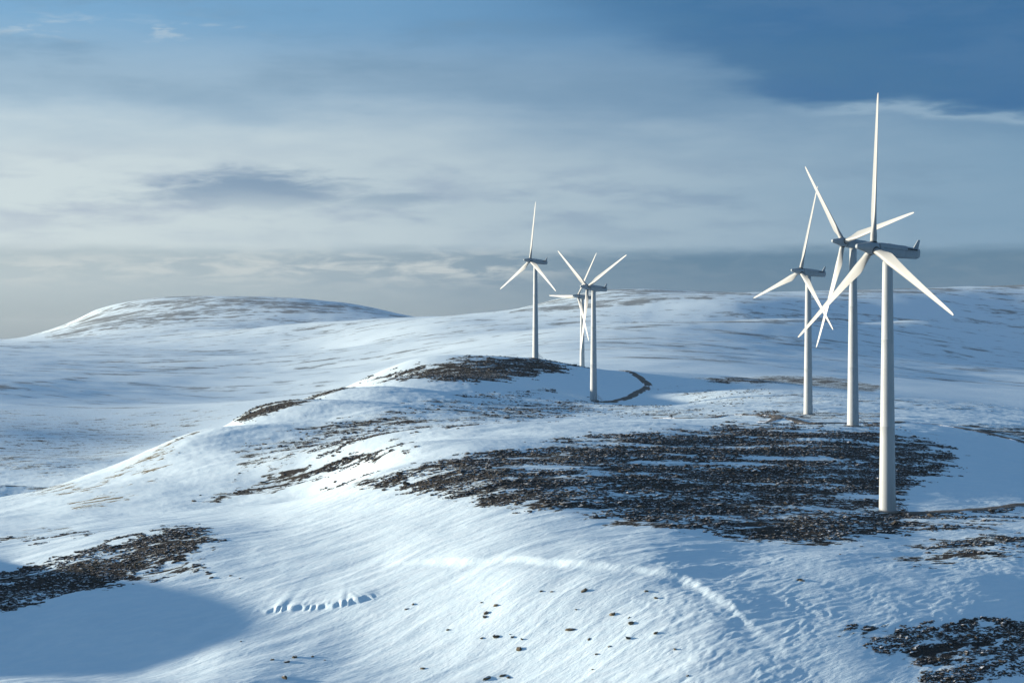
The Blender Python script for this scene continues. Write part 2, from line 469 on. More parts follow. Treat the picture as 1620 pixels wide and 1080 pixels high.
def bare(x, y, z):
    """0-1 density of bared rock"""
    px, py = CX + FPX * x / y, EYE + (CAM_Z - z) * FPX / y
    wx = 46 * fbm(x * 90 / y, np.log(y) * 90, 4, 111)
    wy = 13 * fbm(x * 70 / y, np.log(y) * 110, 4, 121)
    c = 0.68 * sstep(y, 1500, 2200) + 0.10 * (1 - sstep(y, 560, 1300)) * sstep(y, 480, 700)
    c = c + 0.0 * x
    la, lb = along(x, y)
    gaps = 1 + 0.75 * fbm(la / 46, lb / 13, 3, 141) * (1 - sstep(y, 1000, 1400))
    for poly, d0, d1, dens, soft in PATCH:
        P = np.array(poly)
        m = (y > d0) & (y < d1) & (px > P[:, 0].min() - 80) & (px < P[:, 0].max() + 80) & (py > P[:, 1].min() - 40) & (py < P[:, 1].max() + 40)
        if m.any():
            k = 1.0 if soft > 9 else 0.25
            c[m] = np.maximum(c[m], dens * gaps[m] * sstep(poly_sd(px[m] + k * wx[m], py[m] + k * wy[m], poly), -soft, soft * 1.2))
    return c


# ------------------------------------------------------------------ materials
def material(name):
    m = bpy.data.materials.new(name)
    m.use_nodes = True
    T = NT(m.node_tree)
    bs = T.n('ShaderNodeBsdfPrincipled')
    o = T.n('ShaderNodeOutputMaterial')
    T.put(o.inputs[0], bs.outputs[0])
    return m, T, bs


def paint(name, colour, rough, dirt=0.0):
    m, T, bs = material(name)
    tc = T.n('ShaderNodeTexCoord')
    x, y, z = T.sep(tc.outputs['Object'])
    st = T.noise(T.xyz(T.m('MULTIPLY', x, 1.6), T.m('MULTIPLY', y, 1.6), T.m('MULTIPLY', z, 0.12)), 1.0, 5.0, 0.6)
    T.put(bs.inputs['Base Color'], T.mix(T.smooth(st, 0.45, 0.8, 0.0, dirt), colour, tuple(v * 0.62 for v in colour)))
    T.put(bs.inputs['Roughness'], T.smooth(st, 0.3, 0.8, rough, rough + 0.15))
    return m


M_TOWER = paint('tower_paint', (0.36, 0.39, 0.40), 0.5, 0.45)
M_BLADE = paint('blade_paint', (0.29, 0.30, 0.295), 0.42, 0.3)
M_NAC = paint('nacelle_paint', (0.29, 0.33, 0.355), 0.5, 0.5)
M_DARK = paint('dark_seal_and_shade', (0.035, 0.04, 0.045), 0.6, 0.3)  # seams, gaps and vents; also the painted shade at the blade roots
M_STEEL = paint('galvanised_steel', (0.32, 0.33, 0.34), 0.5, 0.4)


def ground_material():
    m, T, bs = material('wind_packed_snow_and_rock')
    tc = T.n('ShaderNodeTexCoord')
    P = tc.outputs['Object']
    x, y, z = T.sep(P)
    at_b = T.n('ShaderNodeAttribute', attribute_name='bare').outputs['Fac']
    at_f = T.n('ShaderNodeAttribute', attribute_name='far').outputs['Fac']
    a = T.m('ADD', T.m('MULTIPLY', x, CW), T.m('MULTIPLY', y, SW))
    b = T.m('SUBTRACT', T.m('MULTIPLY', y, CW), T.m('MULTIPLY', x, SW))
    n1 = T.noise(T.xyz(T.m('MULTIPLY', a, 0.055), T.m('MULTIPLY', b, 0.12), 0.0), 1.0, 3.0, 0.5, 0.2)
    n2 = T.noise(T.xyz(T.m('MULTIPLY', a, 0.30), T.m('MULTIPLY', b, 0.62), 3.0), 1.0, 6.0, 0.68, 0.3)
    nf = T.noise(T.xyz(T.m('MULTIPLY', x, 0.0040), T.m('MULTIPLY', y, 0.0095), 5.0), 1.0, 7.0, 0.62, 0.5)
    nff = T.noise(T.xyz(T.m('MULTIPLY', x, 0.018), T.m('MULTIPLY', y, 0.024), 5.0), 1.0, 6.0, 0.7, 0.3)
    near = T.m('ADD', T.m('MULTIPLY', n1, 0.45), T.m('MULTIPLY', n2, 0.55))
    far = T.m('ADD', T.m('MULTIPLY', nf, 0.75), T.m('MULTIPLY', nff, 0.85))
    far = T.m('SUBTRACT', far, 0.30)
    nz = T.m('ADD', T.m('MULTIPLY', near, T.m('SUBTRACT', 1.0, at_f)), T.m('MULTIPLY', far, at_f))
    thr = T.m('SUBTRACT', 0.70, T.m('MULTIPLY', at_b, 0.235))
    d = T.m('SUBTRACT', nz, thr)
    mask = T.smooth(d, -0.012, T.m('ADD', 0.028, T.m('MULTIPLY', at_f, 0.11)))
    mask = T.m('MULTIPLY', mask, T.smooth(at_b, 0.02, 0.10))
    mask = T.m('MULTIPLY', mask, T.m('SUBTRACT', 1.0, T.m('MULTIPLY', at_f, 0.25)))
    grain = T.noise(P, 1.9, 5.0, 0.7)
    patchy = T.noise(P, 0.11, 3.0, 0.5)
    rock = T.mix(T.smooth(grain, 0.35, 0.7), (0.014, 0.013, 0.013), (0.050, 0.044, 0.036))
    rock = T.mix(T.smooth(patchy, 0.5, 0.72, 0.0, 0.4), rock, (0.085, 0.068, 0.042))     # dry grass and lichen
    rock = T.mix(T.m('MULTIPLY', at_f, 0.85), rock, (0.040, 0.040, 0.041))
    at_g = T.n('ShaderNodeAttribute', attribute_name='grass').outputs['Fac']
    rock = T.mix(T.m('MULTIPLY', at_g, 0.8), rock, (0.24, 0.185, 0.095))
    crust = T.noise(T.xyz(T.m('MULTIPLY', a, 0.18), T.m('MULTIPLY', b, 0.5), z), 1.0, 4.0, 0.55)
    snow = T.mix(T.smooth(crust, 0.35, 0.7), (0.69, 0.825, 0.885), (0.745, 0.855, 0.90))
    T.put(bs.inputs['Base Color'], T.mix(mask, snow, rock))
    T.put(bs.inputs['Roughness'], T.m('ADD', 0.62, T.m('MULTIPLY', mask, 0.3)))
    bs.inputs['Specular IOR Level'].default_value = 0.25
    # fine relief: wind crust and stony surface
    f1 = T.noise(T.xyz(T.m('MULTIPLY', a, 0.45), T.m('MULTIPLY', b, 1.5), z), 1.0, 5.0, 0.6, 0.3)
    f2 = T.noise(P, 3.0, 4.0, 0.7)
    hgt = T.m('ADD', T.m('MULTIPLY', f1, 0.20), T.m('MULTIPLY', T.m('MULTIPLY', f2, mask), 0.5))
    hgt = T.m('ADD', hgt, T.m('MULTIPLY', mask, 0.15))
    bp = T.n('ShaderNodeBump')
    T.put(bp.inputs['Height'], hgt)
    T.put(bp.inputs['Strength'], T.m('SUBTRACT', 0.75, T.m('MULTIPLY', at_f, 0.5)))
    bp.inputs['Distance'].default_value = 1.0
    T.put(bs.inputs['Normal'], bp.outputs[0])
    return m


def rock_material(name='lichened_rock', ochre=0.4):
    m, T, bs = material(name)
    tc = T.n('ShaderNodeTexCoord')
    ge = T.n('ShaderNodeNewGeometry')
    P = ge.outputs['Position']
    n = T.noise(P, 1.3, 5.0, 0.7)
    big = T.noise(P, 0.16, 2.0, 0.5)
    c = T.mix(T.smooth(n, 0.35, 0.7), (0.014, 0.013, 0.013), (0.058, 0.050, 0.040))
    c = T.mix(T.smooth(big, 0.52, 0.72, ochre * 0.5 if ochre > 0.5 else 0.0, ochre), c, (0.10, 0.080, 0.046) if ochre < 0.5 else (0.17, 0.13, 0.065))
    # snow caught on the flat tops
    nz = T.sep(ge.outputs['Normal'])[2]
    cap = T.m('MULTIPLY', T.smooth(nz, 0.80, 0.97), T.smooth(T.noise(P, 0.9, 3.0, 0.6), 0.46, 0.58))
    T.put(bs.inputs['Base Color'], T.mix(T.m('MULTIPLY', cap, 0.8), c, (0.8, 0.845, 0.9)))
    bs.inputs['Roughness'].default_value = 0.85
    bp = T.n('ShaderNodeBump')
    T.put(bp.inputs['Height'], n)
    bp.inputs['Strength'].default_value = 0.6
    bp.inputs['Distance'].default_value = 0.25
    T.put(bs.inputs['Normal'], bp.outputs[0])
    return m


def road_material():
    m, T, bs = material('gravel_track')
    ge = T.n('ShaderNodeNewGeometry')
    P = ge.outputs['Position']
    across = T.n('ShaderNodeAttribute', attribute_name='across').outputs['Fac']
    g = T.noise(P, 2.2, 5.0, 0.7)
    drift = T.noise(P, 0.07, 5.0, 0.6)
    rut = T.m('ADD', T.gauss(across, 0.30, 0.09), T.gauss(across, 0.70, 0.09))
    c = T.mix(T.smooth(g, 0.3, 0.7), (0.06, 0.052, 0.045), (0.14, 0.118, 0.095))
    sn = T.m('ADD', drift, T.m('SUBTRACT', T.m('MULTIPLY', g, 0.16), T.m('MULTIPLY', rut, 0.10)))
    edge = T.m('MULTIPLY', T.m('ABSOLUTE', T.m('SUBTRACT', across, 0.5)), 0.32)
    sn = T.smooth(T.m('ADD', sn, edge), 0.70, 0.80)
    T.put(bs.inputs['Base Color'], T.mix(sn, c, (0.82, 0.86, 0.905)))
    bs.inputs['Roughness'].default_value = 0.85
    bp = T.n('ShaderNodeBump')
    T.put(bp.inputs['Height'], g)
    bp.inputs['Strength'].default_value = 0.5
    bp.inputs['Distance'].default_value = 0.3
    T.put(bs.inputs['Normal'], bp.outputs[0])
    return m


M_GROUND, M_ROCK, M_ROAD = ground_material(), rock_material(), road_material()
M_STONE = rock_material('ochre_stone', 0.8)


def mesh_from(name, verts, faces, mat, smooth=True):
    me = bpy.data.meshes.new(name)
    verts = np.asarray(verts, np.float32)
    faces = np.asarray(faces, np.int32)
    k = faces.shape[1]
    me.vertices.add(len(verts)); me.vertices.foreach_set('co', verts.ravel())
    me.loops.add(faces.size); me.loops.foreach_set('vertex_index', faces.ravel())
    me.polygons.add(len(faces))
    me.polygons.foreach_set('loop_start', np.arange(0, faces.size, k, dtype=np.int32))
    me.polygons.foreach_set('loop_total', np.full(len(faces), k, np.int32))
    me.polygons.foreach_set('use_smooth', np.full(len(faces), smooth))
    me.update(calc_edges=True)
    me.materials.append(mat)
    return me


def obj(name, me, parent=None, label=None, cat=None, group=None, kind=None):
    o = bpy.data.objects.new(name, me)
    col.objects.link(o)
    if parent: o.parent = parent
    for k, v in (('label', label), ('category', cat), ('group', group), ('kind', kind)):
        if v: o[k] = v
    return o


def grid_faces(nr, nc, closed=False):
    r, c = np.meshgrid(np.arange(nr - 1), np.arange(nc if closed else nc - 1), indexing='ij')
    c2 = (c + 1) % nc
    return np.stack([r * nc + c, r * nc + c2, (r + 1) * nc + c2, (r + 1) * nc + c], -1).reshape(-1, 4)


# ------------------------------------------------------------------ the ground sheet
pxs = np.concatenate([np.linspace(-1500, -90, 60)[:-1], np.linspace(-90, 1710, 900), np.linspace(1710, 3100, 60)[1:]])
ds = np.concatenate([np.geomspace(120, 352, 30)[:-1], np.geomspace(352, 560, 430)[:-1], np.geomspace(560, 1450, 270)[:-1],
                     np.geomspace(1450, 7600, 220)[:-1], np.geomspace(7600, 24500, 20)])
DD, PX = np.meshgrid(ds, pxs, indexing='ij')
gx, gy = ((PX - CX) * DD / FPX).ravel(), DD.ravel()
gz = height(gx, gy)
ground_me = mesh_from('ground', np.stack([gx, gy, gz], 1), grid_faces(len(ds), len(pxs)), M_GROUND)
gb = bare(gx, gy, gz)
gpx, gpy = CX + FPX * gx / gy, EYE + (CAM_Z - gz) * FPX / gy
grass = sstep(poly_sd(gpx, gpy, [(80, 760), (200, 690), (300, 680), (340, 760), (260, 820), (70, 820)]), -30, 40) * ((gy > 540) & (gy < 900))
for nm, v in (('bare', gb), ('far', sstep(gy, 1480, 2300)), ('grass', grass)):
    at_ = ground_me.attributes.new(nm, 'FLOAT', 'POINT')
    at_.data.foreach_set('value', v.astype(np.float32))
obj('snowy_ground', ground_me, kind='structure', label='wind-packed snow over rolling stony hills')


def zat(x, y):
    return height(np.atleast_1d(np.asarray(x, float)), np.atleast_1d(np.asarray(y, float)))


# ------------------------------------------------------------------ gravel tracks
def cast(px, py, d0=365.0, d1=560.0):
    """where the sight line through a measured pixel meets the ground"""
    d = np.linspace(d0, d1, 900)
    x = (px - CX) * d / FPX
    zr = CAM_Z - (py - EYE) * d / FPX
    h = zat(x, d) - zr
    i = int(np.argmax(h > 0)) if (h > 0).any() else int(np.argmax(h))
    return x[i], d[i], zat(x[i:i + 1], d[i:i + 1])[0]


def smooth_path(pts, step):
    P = np.array(pts, float)
    out = []
    n = len(P)
    for i in range(n - 1):
        p0, p1, p2, p3 = P[max(i - 1, 0)], P[i], P[i + 1], P[min(i + 2, n - 1)]
        k = max(2, int(np.hypot(*(p2 - p1)) / step))
        for t in np.linspace(0, 1, k, endpoint=False):
            out.append(0.5 * (2 * p1 + (p2 - p0) * t + (2 * p0 - 5 * p1 + 4 * p2 - p3) * t * t + (3 * p1 - p0 - 3 * p2 + p3) * t ** 3))
    out.append(P[-1])
    return np.array(out)


def track(label, pts, width, d0, d1, step=1.5):
    P = smooth_path([cast(px, py, d0, d1)[:2] for px, py in pts], step)
    t = np.gradient(P, axis=0)
    t /= np.linalg.norm(t, axis=1)[:, None]
    nrm = np.stack([-t[:, 1], t[:, 0]], 1)
    na = 9
    s = np.linspace(-0.5, 0.5, na)
    W = width * (1 + 0.12 * fbm(np.arange(len(P)) / 7.0, np.zeros(len(P)), 2, 81))
    Q = P[:, None, :] + nrm[:, None, :] * (s[None, :, None] * W[:, None, None])
    z = zat(Q[..., 0].ravel(), Q[..., 1].ravel()).reshape(len(P), na)
    zc = np.convolve(np.pad(z.mean(1), 4, mode='edge'), np.ones(9) / 9, 'valid')
    lift = np.where(np.abs(s) > 0.45, -0.25, 0.16)
    zz = np.maximum(z + 0.10, zc[:, None]) * 0.5 + (z + 0.12) * 0.5 + lift[None, :]
    me = mesh_from('gravel_track', np.concatenate([Q, zz[..., None]], -1).reshape(-1, 3), grid_faces(len(P), na), M_ROAD)
    a = me.attributes.new('across', 'FLOAT', 'POINT')
    a.data.foreach_set('value', np.tile(s + 0.5, len(P)).astype(np.float32))
    return obj('gravel_track', me, kind='structure', label=label)


track('brown gravel track winding behind the boulder field past two turbines',
      [(1040, 661), (1090, 661), (1150, 657), (1200, 656), (1232, 659), (1262, 666), (1320, 669), (1400, 669), (1470, 671), (1530, 679), (1580, 690), (1640, 706)], 6.0, 600, 1100)
track('short gravel branch joining the main track', [(1240, 661), (1225, 664), (1200, 667)], 5, 600, 1000)
track('dark gravel track bending beside the middle turbine', [(948, 636), (975, 634), (997, 628), (1012, 619), (1024, 610), (1016, 600), (1004, 592), (985, 586)], 6.5, 1000, 1420)
track('narrow gravel spur at the foot of the nearest turbine', [(1424, 812), (1470, 812), (1530, 808), (1590, 803), (1680, 797)], 4.5, 450, 640)


# ------------------------------------------------------------------ wind turbines
HUB_H, OVER, ROT_R, TILT = 66.0, 4.3, 40.0, R(5)


def lathe(profile, n=48, axis='z'):
    """profile: (height, radius) list"""
    a = np.arange(n) * 2 * math.pi / n
    v = np.array([[(r * math.cos(t), r * math.sin(t), h) for t in a] for h, r in profile]).reshape(-1, 3)
    f = grid_faces(len(profile), n, True)
    return v, f


def cap(v, f, n, first=True, last=True):
    """close the ends with fans written as quads"""
    v = [tuple(q) for q in v]
    f = [tuple(q) for q in f]
    rows = len(v) // n
    for on, base, flip in ((first, 0, True), (last, (rows - 1) * n, False)):
        if not on: continue
        c = np.mean(v[base:base + n], axis=0)
        v.append(tuple(c)); ci = len(v) - 1
        for i in range(0, n, 2):
            q = (base + i, base + (i + 1) % n, base + (i + 2) % n, ci)
            f.append(q[::-1] if flip else q)
    return np.array(v), np.array(f)


def join(parts):
    vs, fs, o = [], [], 0
    for v, f in parts:
        vs.append(np.asarray(v, float)); fs.append(np.asarray(f) + o); o += len(v)
    return np.concatenate(vs), np.concatenate(fs)


def box(cx, cy, cz, sx, sy, sz, M=None):
    v = np.array([(x, y, z) for z in (-.5, .5) for y in (-.5, .5) for x in (-.5, .5)]) * (sx, sy, sz)
    if M is not None: v = v @ np.array(M.to_3x3()).T
    v = v + (cx, cy, cz)
    f = np.array([(0, 2, 3, 1), (4, 5, 7, 6), (0, 1, 5, 4), (2, 6, 7, 3), (0, 4, 6, 2), (1, 3, 7, 5)])
    return v, f


def bar(p, q, r, n=8):
    p, q = Vector(p), Vector(q)
    d = q - p
    v, f = lathe([(0, r), (d.length, r)], n)
    Rm = np.array(d.to_track_quat('Z', 'Y').to_matrix())
    return v @ Rm.T + np.array(p), f


TOP_Z = HUB_H - 2.0
def tower_r(h): return 2.12 - (2.12 - 1.26) * max(h, 0) / TOP_Z


prof = [(-4.0, 2.14)]
prof += [(0.0, 2.12)]
for h0, h1 in ((0, 21), (21, 43), (43, TOP_Z)):
    for h in np.linspace(h0 + 0.06, h1 - 0.06, 8): prof.append((h, tower_r(h)))
    if h1 < TOP_Z: prof += [(h1 - 0.03, tower_r(h1) + 0.015), (h1 + 0.03, tower_r(h1) + 0.015)]
v, f = lathe(prof, 56)
ME_TOWER = mesh_from('tower', *cap(v, f, 56, False, True), M_TOWER)
v, f = lathe([(-0.6, 3.2), (0.12, 3.15), (0.18, 3.0), (0.18, 2.0)], 40)
ME_FOOT = mesh_from('foundation_ring', v, f, paint('foundation_concrete', (0.20, 0.19, 0.175), 0.9, 0.5))
v, f = lathe([(0.2, 2.2), (0.24, 2.28), (0.42, 2.28), (0.46, 2.2), (0.46, 2.05)], 56)
ME_FLANGE = mesh_from('base_flange', v, f, M_STEEL)


def nacelle_mesh():
    # sections along the axis (s behind the rotor plane), half width, top, bottom, corner power
    secs = [(1.25, 1.20, 1.25, -1.35), (1.45, 1.50, 1.52, -1.62), (2.4, 1.58, 1.62, -1.75), (5.5, 1.60, 1.60, -1.80),
            (8.5, 1.56, 1.48, -1.68), (11.5, 1.47, 1.34, -1.52), (12.9, 1.40, 1.26, -1.42), (13.35, 1.24, 1.16, -1.2), (13.55, 0.9, 0.95, -0.7)]
    n = 40
    rows = []
    for s, w, t, b in secs:
        for i in range(n):
            a = i * 2 * math.pi / n
            ca, sa = math.cos(a), math.sin(a)
            p = 0.52 if sa < 0 else 0.62
            x = w * math.copysign(abs(ca) ** p, ca)
            zz = (t if sa >= 0 else -b) * math.copysign(abs(sa) ** 0.66, sa)
            rows.append((x, s, zz))
    v, f = cap(np.array(rows), grid_faces(len(secs), n, True), n)
    return v, f[:, ::-1]


ME_NAC = mesh_from('nacelle', *nacelle_mesh(), M_NAC)
# yaw collar between tower and nacelle
v, f = lathe([(TOP_Z - 0.1, 1.30), (TOP_Z - 0.05, 1.42), (TOP_Z + 0.9, 1.42), (TOP_Z + 1.2, 1.30)], 40)
ME_YAW = mesh_from('yaw_collar', v, f, M_NAC)
# upright sensor fin on the tail
fin = np.array([(-.2, 11.9, 1.18), (.2, 11.9, 1.18), (.2, 13.35, 1.05), (-.2, 13.35, 1.05), (-.1, 13.2, 3.5), (.1, 13.2, 3.5), (.1, 13.8, 3.5), (-.1, 13.8, 3.5)])
ffin = np.array([(0, 3, 2, 1), (4, 5, 6, 7), (0, 1, 5, 4), (1, 2, 6, 5), (2, 3, 7, 6), (3, 0, 4, 7)])
ME_FIN = mesh_from('sensor_fin', *join([(fin, ffin), bar((-.5, 13.0, 1.3), (.5, 13.0, 1.3), .05), bar((.5, 13.0, 1.2), (.5, 13.0, 1.9), .04)]), M_NAC, False)
ME_SEAM = mesh_from('shell_seam', *join([box(sx * 1.6, 6.6, 0.25, 0.06, 9.0, 0.05) for sx in (-1, 1)]), M_DARK, False)
ME_VENT = mesh_from('cooling_vent', *join([box(1.47, 9.6 + 0.42 * i, 0.72, 0.14, 0.3, 0.42) for i in range(7)]), M_DARK, False)
ME_VENT2 = mesh_from('cooling_vent', *join([box(-1.47, 9.6 + 0.42 * i, 0.72, 0.14, 0.3, 0.42) for i in range(7)]), M_DARK, False)
ME_HATCH = mesh_from('roof_hatch', *box(0, 8.4, 1.46, 1.4, 2.0, 0.12), M_NAC, False)
ME_HATCH2 = mesh_from('roof_hatch', *box(0, 4.4, 1.60, 1.1, 1.2, 0.10), M_NAC, False)


def spinner_mesh():
    # nose far in front of the blades, blunt, widening to the blade roots
    prof = [(-5.15, 0.12), (-5.12, 0.36), (-5.0, 0.54), (-4.7, 0.66), (-4.0, 0.80), (-3.0, 1.04), (-2.0, 1.32), (-1.2, 1.52), (-0.5, 1.62), (0.5, 1.62), (0.95, 1.52), (1.12, 1.36)]
    n = 40
    v, f = lathe(prof, n)
    v, f = cap(v, f, n)
    return v[:, [0, 2, 1]], f[:, ::-1]     # axis along y, nose at -y


v, f = spinner_mesh()
ME_HUB = mesh_from('rotor_hub', v, f, M_NAC)
v, f = lathe([(1.05, 1.22), (1.32, 1.22)], 40)
ME_GAP = mesh_from('hub_gap', v[:, [0, 2, 1]], f[:, ::-1], M_DARK)


def blade_mesh():
    st = [(1.1, 1.70, 1.0, 16), (2.2, 1.68, 1.0, 16), (3.2, 1.85, 0.80, 15.5), (4.6, 2.35, 0.55, 14.5), (6.2, 2.95, 0.40, 13), (7.5, 3.30, 0.33, 11.5), (8.2, 3.38, 0.30, 11),
          (9.2, 3.28, 0.28, 10), (12, 2.88, 0.25, 7.5), (16, 2.42, 0.22, 5), (20, 2.04, 0.20, 3.4), (25, 1.64, 0.18, 2), (30, 1.30, 0.17, 1), (35, 1.0, 0.16, 0.2),
          (38, 0.78, 0.15, 0), (39.3, 0.58, 0.15, 0), (39.85, 0.32, 0.15, 0), (40, 0.10, 0.16, 0)]
    n = 28
    rows = []
    for r, c, th, tw in st:
        if r > 4: c *= 0.88 + 0.15 * max(0, r - 9) / 31
        circ = min(1.0, max(0.0, (th - 0.33) / 0.67))
        tw = R(tw)
        for i in range(n):
            a = i * 2 * math.pi / n
            # s from leading (0) to trailing edge (1)
            s = 0.5 - 0.5 * math.cos(a)
            yt = 5 * (0.2969 * math.sqrt(max(s, 0)) - 0.126 * s - 0.3516 * s * s + 0.2843 * s ** 3 - 0.1015 * s ** 4) * th
            side = 1 if a < math.pi else -1
            ax, ay = (0.30 - s) * c, side * yt * c + 0.02 * c * math.sin(math.pi * s)
            bx, by = 0.5 * c * math.cos(a), 0.5 * c * math.sin(a)
            X, Y = ax + (bx - ax) * circ, ay + (by - ay) * circ
            rows.append((X * math.cos(tw) + Y * math.sin(tw), -X * math.sin(tw) + Y * math.cos(tw), r))
    return cap(np.array(rows), grid_faces(len(st), n, True), n)


ME_BLADE = mesh_from('blade', *blade_mesh(), M_BLADE)
v, f = lathe([(1.0, 1.02), (1.62, 1.02), (1.70, 0.86)], 32)
ME_COLLAR_SHADE = mesh_from('root_collar_shade', v, f, M_DARK)  # dark colour stands in for the shadow at the blade bearing
# door and steps on the side away from the sun
door_p = [(-0.45, 1.9), (0.45, 1.9), (0.45, 3.9), (0.3, 4.1), (-0.3, 4.1), (-0.45, 3.9)]
dv = [(x, -2.13 + 0.0, z) for x, z in door_p] + [(x, -1.9, z) for x, z in door_p]
dfq = [(0, 1, 2, 5), (2, 3, 4, 5)] + [(i, i + 6, (i + 1) % 6 + 6, (i + 1) % 6) for i in range(6)]
ME_DOOR = mesh_from('door', dv, dfq, M_STEEL, False)
steps = []
for i in range(7):
    steps.append(box(0, -2.9 - 0.32 * (6 - i), 0.25 + 0.25 * i, 1.0, 0.3, 0.05))
for sx in (-0.52, 0.52):
    steps.append(bar((sx, -4.95, 0.0), (sx, -2.75, 1.82), 0.05))
    steps.append(bar((sx, -4.95, 1.0), (sx, -2.75, 2.85), 0.035))
    steps.append(bar((sx, -2.75, 2.85), (sx, -2.2, 2.85), 0.035))
    for t in (0, .5, 1):
        steps.append(bar((sx, -4.95 + 2.2 * t, 0.0 if t == 0 else 1.82 * t), (sx, -4.95 + 2.2 * t, 1.0 + 1.85 * t), 0.035))
    steps.append(bar((sx, -2.75, -0.3), (sx, -2.75, 1.82), 0.05))
steps.append(box(0, -2.4, 1.84, 1.1, 0.75, 0.06))
sv_, sf_ = join(steps)
ME_STEPS = mesh_from('entrance_stairs', sv_, sf_, M_STEEL, False)

TURB = [  # base px, distance, drop of the base, yaw, blade phase, label
    (1404, 512, 44.9, 66.7, 115.6, 'nearest and tallest white wind turbine, standing right of the dark boulder field', False),
    (1349.5, 731, 33.7, 62.6, 77.5, 'white wind turbine just behind the nearest one, middle of the right-hand three', False),
    (1278.5, 936, 38.0, 64.0, 12.9, 'leftmost of the three right-hand white wind turbines, smallest of that cluster', False),
    (939, 1175, 40.0, 56.7, 64.0, 'middle white wind turbine beside the bend of the dark track', False),
    (847, 1367, 17.9, 57.3, 2.3, 'white wind turbine on the crest of the dark rounded hill', False),
    (921, 1608, 37.7, 56.1, 31.9, 'farthest white wind turbine, partly hidden behind the middle one', False),
]
for px, d, drop, yaw, ph, label, _ in TURB:
    bx, by = (px - CX) * d / FPX, d
    root = bpy.data.objects.new('wind_turbine', None)
    col.objects.link(root)
    root['label'], root['category'], root['group'] = label, 'wind turbine', 'wind turbines on the snowy hills'
    gz0 = float(zat(bx, by)[0])
    zb = CAM_Z - drop
    root.location = (bx, by, zb)
    root.rotation_euler = (0, 0, -R(yaw))
    gd = gz0 - zb                                    # ground level at the tower, in the turbine's own frame
    tw = obj('tower', ME_TOWER, root)
    for nm, me in (('foundation_ring', ME_FOOT), ('base_flange', ME_FLANGE), ('door', ME_DOOR), ('entrance_stairs', ME_STEPS)):
        o = obj(nm, me, tw)
        o.location = (0, 0, gd)
        if nm in ('door', 'entrance_stairs'): o.rotation_euler = (0, 0, R(100) + R(yaw) - R(20))
    tilt = Matrix.Rotation(-TILT, 4, 'X')
    Mh = Matrix.Translation((0, -OVER * math.cos(TILT), HUB_H + 0.0)) @ tilt
    na = obj('nacelle', ME_NAC, root)
    na.matrix_local = Mh
    for nm, me in (('sensor_fin', ME_FIN), ('shell_seam', ME_SEAM), ('cooling_vent', ME_VENT), ('cooling_vent', ME_VENT2), ('roof_hatch', ME_HATCH), ('roof_hatch', ME_HATCH2)):
        obj(nm, me, na)
    obj('yaw_collar', ME_YAW, root)
    hb = obj('rotor_hub', ME_HUB, root)
    hb.matrix_local = Mh
    obj('hub_gap', ME_GAP, hb)
    for k in range(3):
        bl = obj('blade', ME_BLADE, root)
        bl.matrix_local = Mh @ Matrix.Rotation(R(ph + 120 * k), 4, 'Y')
        obj('root_collar_shade', ME_COLLAR_SHADE, bl)


# ------------------------------------------------------------------ rocks
def ico():
    t = (1 + 5 ** 0.5) / 2
    v = np.array([(-1, t, 0), (1, t, 0), (-1, -t, 0), (1, -t, 0), (0, -1, t), (0, 1, t), (0, -1, -t), (0, 1, -t), (t, 0, -1), (t, 0, 1), (-t, 0, -1), (-t, 0, 1)], float)
    f = np.array([(0, 11, 5), (0, 5, 1), (0, 1, 7), (0, 7, 10), (0, 10, 11), (1, 5, 9), (5, 11, 4), (11, 10, 2), (10, 7, 6), (7, 1, 8), (3, 9, 4), (3, 4, 2), (3, 2, 6), (3, 6, 8), (3, 8, 9), (4, 9, 5), (2, 4, 11), (6, 2, 10), (8, 6, 7), (9, 8, 1)])
    return v / np.linalg.norm(v[0]), f


IV, IF = ico()
SHAPES = []
for i in range(24):
    g = np.random.default_rng(100 + i)
    v = IV * (0.72 + 0.5 * g.random((12, 1)))
    q = g.normal(size=4); q /= np.linalg.norm(q)
    w, a, b, c = q
    Rq = np.array([[1 - 2 * (b * b + c * c), 2 * (a * b - c * w), 2 * (a * c + b * w)], [2 * (a * b + c * w), 1 - 2 * (a * a + c * c), 2 * (b * c - a * w)], [2 * (a * c - b * w), 2 * (b * c + a * w), 1 - 2 * (a * a + b * b)]])
    v = v @ Rq.T
    v[:, 2] = np.minimum(v[:, 2], 0.55 + 0.2 * g.random())
    SHAPES.append(v)


def rock_cloud(x, y, size, stretch, flat):
    """vertices of many rocks lying on the ground"""
    n = len(x)
    z = zat(x, y)
    sh = np.stack(SHAPES)[rng.integers(0, 24, n)]
    yaw = WIND + rng.normal(0, 0.5, n) + np.where(rng.random(n) < 0.5, math.pi, 0)
    v = sh * np.stack([size * stretch, size, size * flat], 1)[:, None, :]
    c, s = np.cos(yaw)[:, None], np.sin(yaw)[:, None]
    X, Y = v[..., 0] * c - v[..., 1] * s, v[..., 0] * s + v[..., 1] * c
    out = np.stack([X + x[:, None], Y + y[:, None], v[..., 2] + (z + 0.10 * size * flat)[:, None]], -1)
    return out


def scatter(n, px0, px1, d0, d1, power=2.0, zones=None):
    """random spots on bared ground, clumped like the bare patches"""
    px = rng.uniform(px0, px1, n)
    d = (d0 ** power + rng.random(n) * (d1 ** power - d0 ** power)) ** (1 / power)
    x = (px - CX) * d / FPX
    c = bare(x, d, base_height(x, d))
    a, b = along(x, d)
    clump = fbm(a / 22, b / 7, 3, 91) * 0.8 + 0.45 * fbm(a / 4.2, b / 2.0, 2, 95)
    p = sstep(1.25 * clump + 1.6 * (np.minimum(c, 1.0) - 0.77), -0.10, 0.16) * sstep(c, 0.10, 0.4)
    k = rng.random(n) < p
    return x[k], d[k]


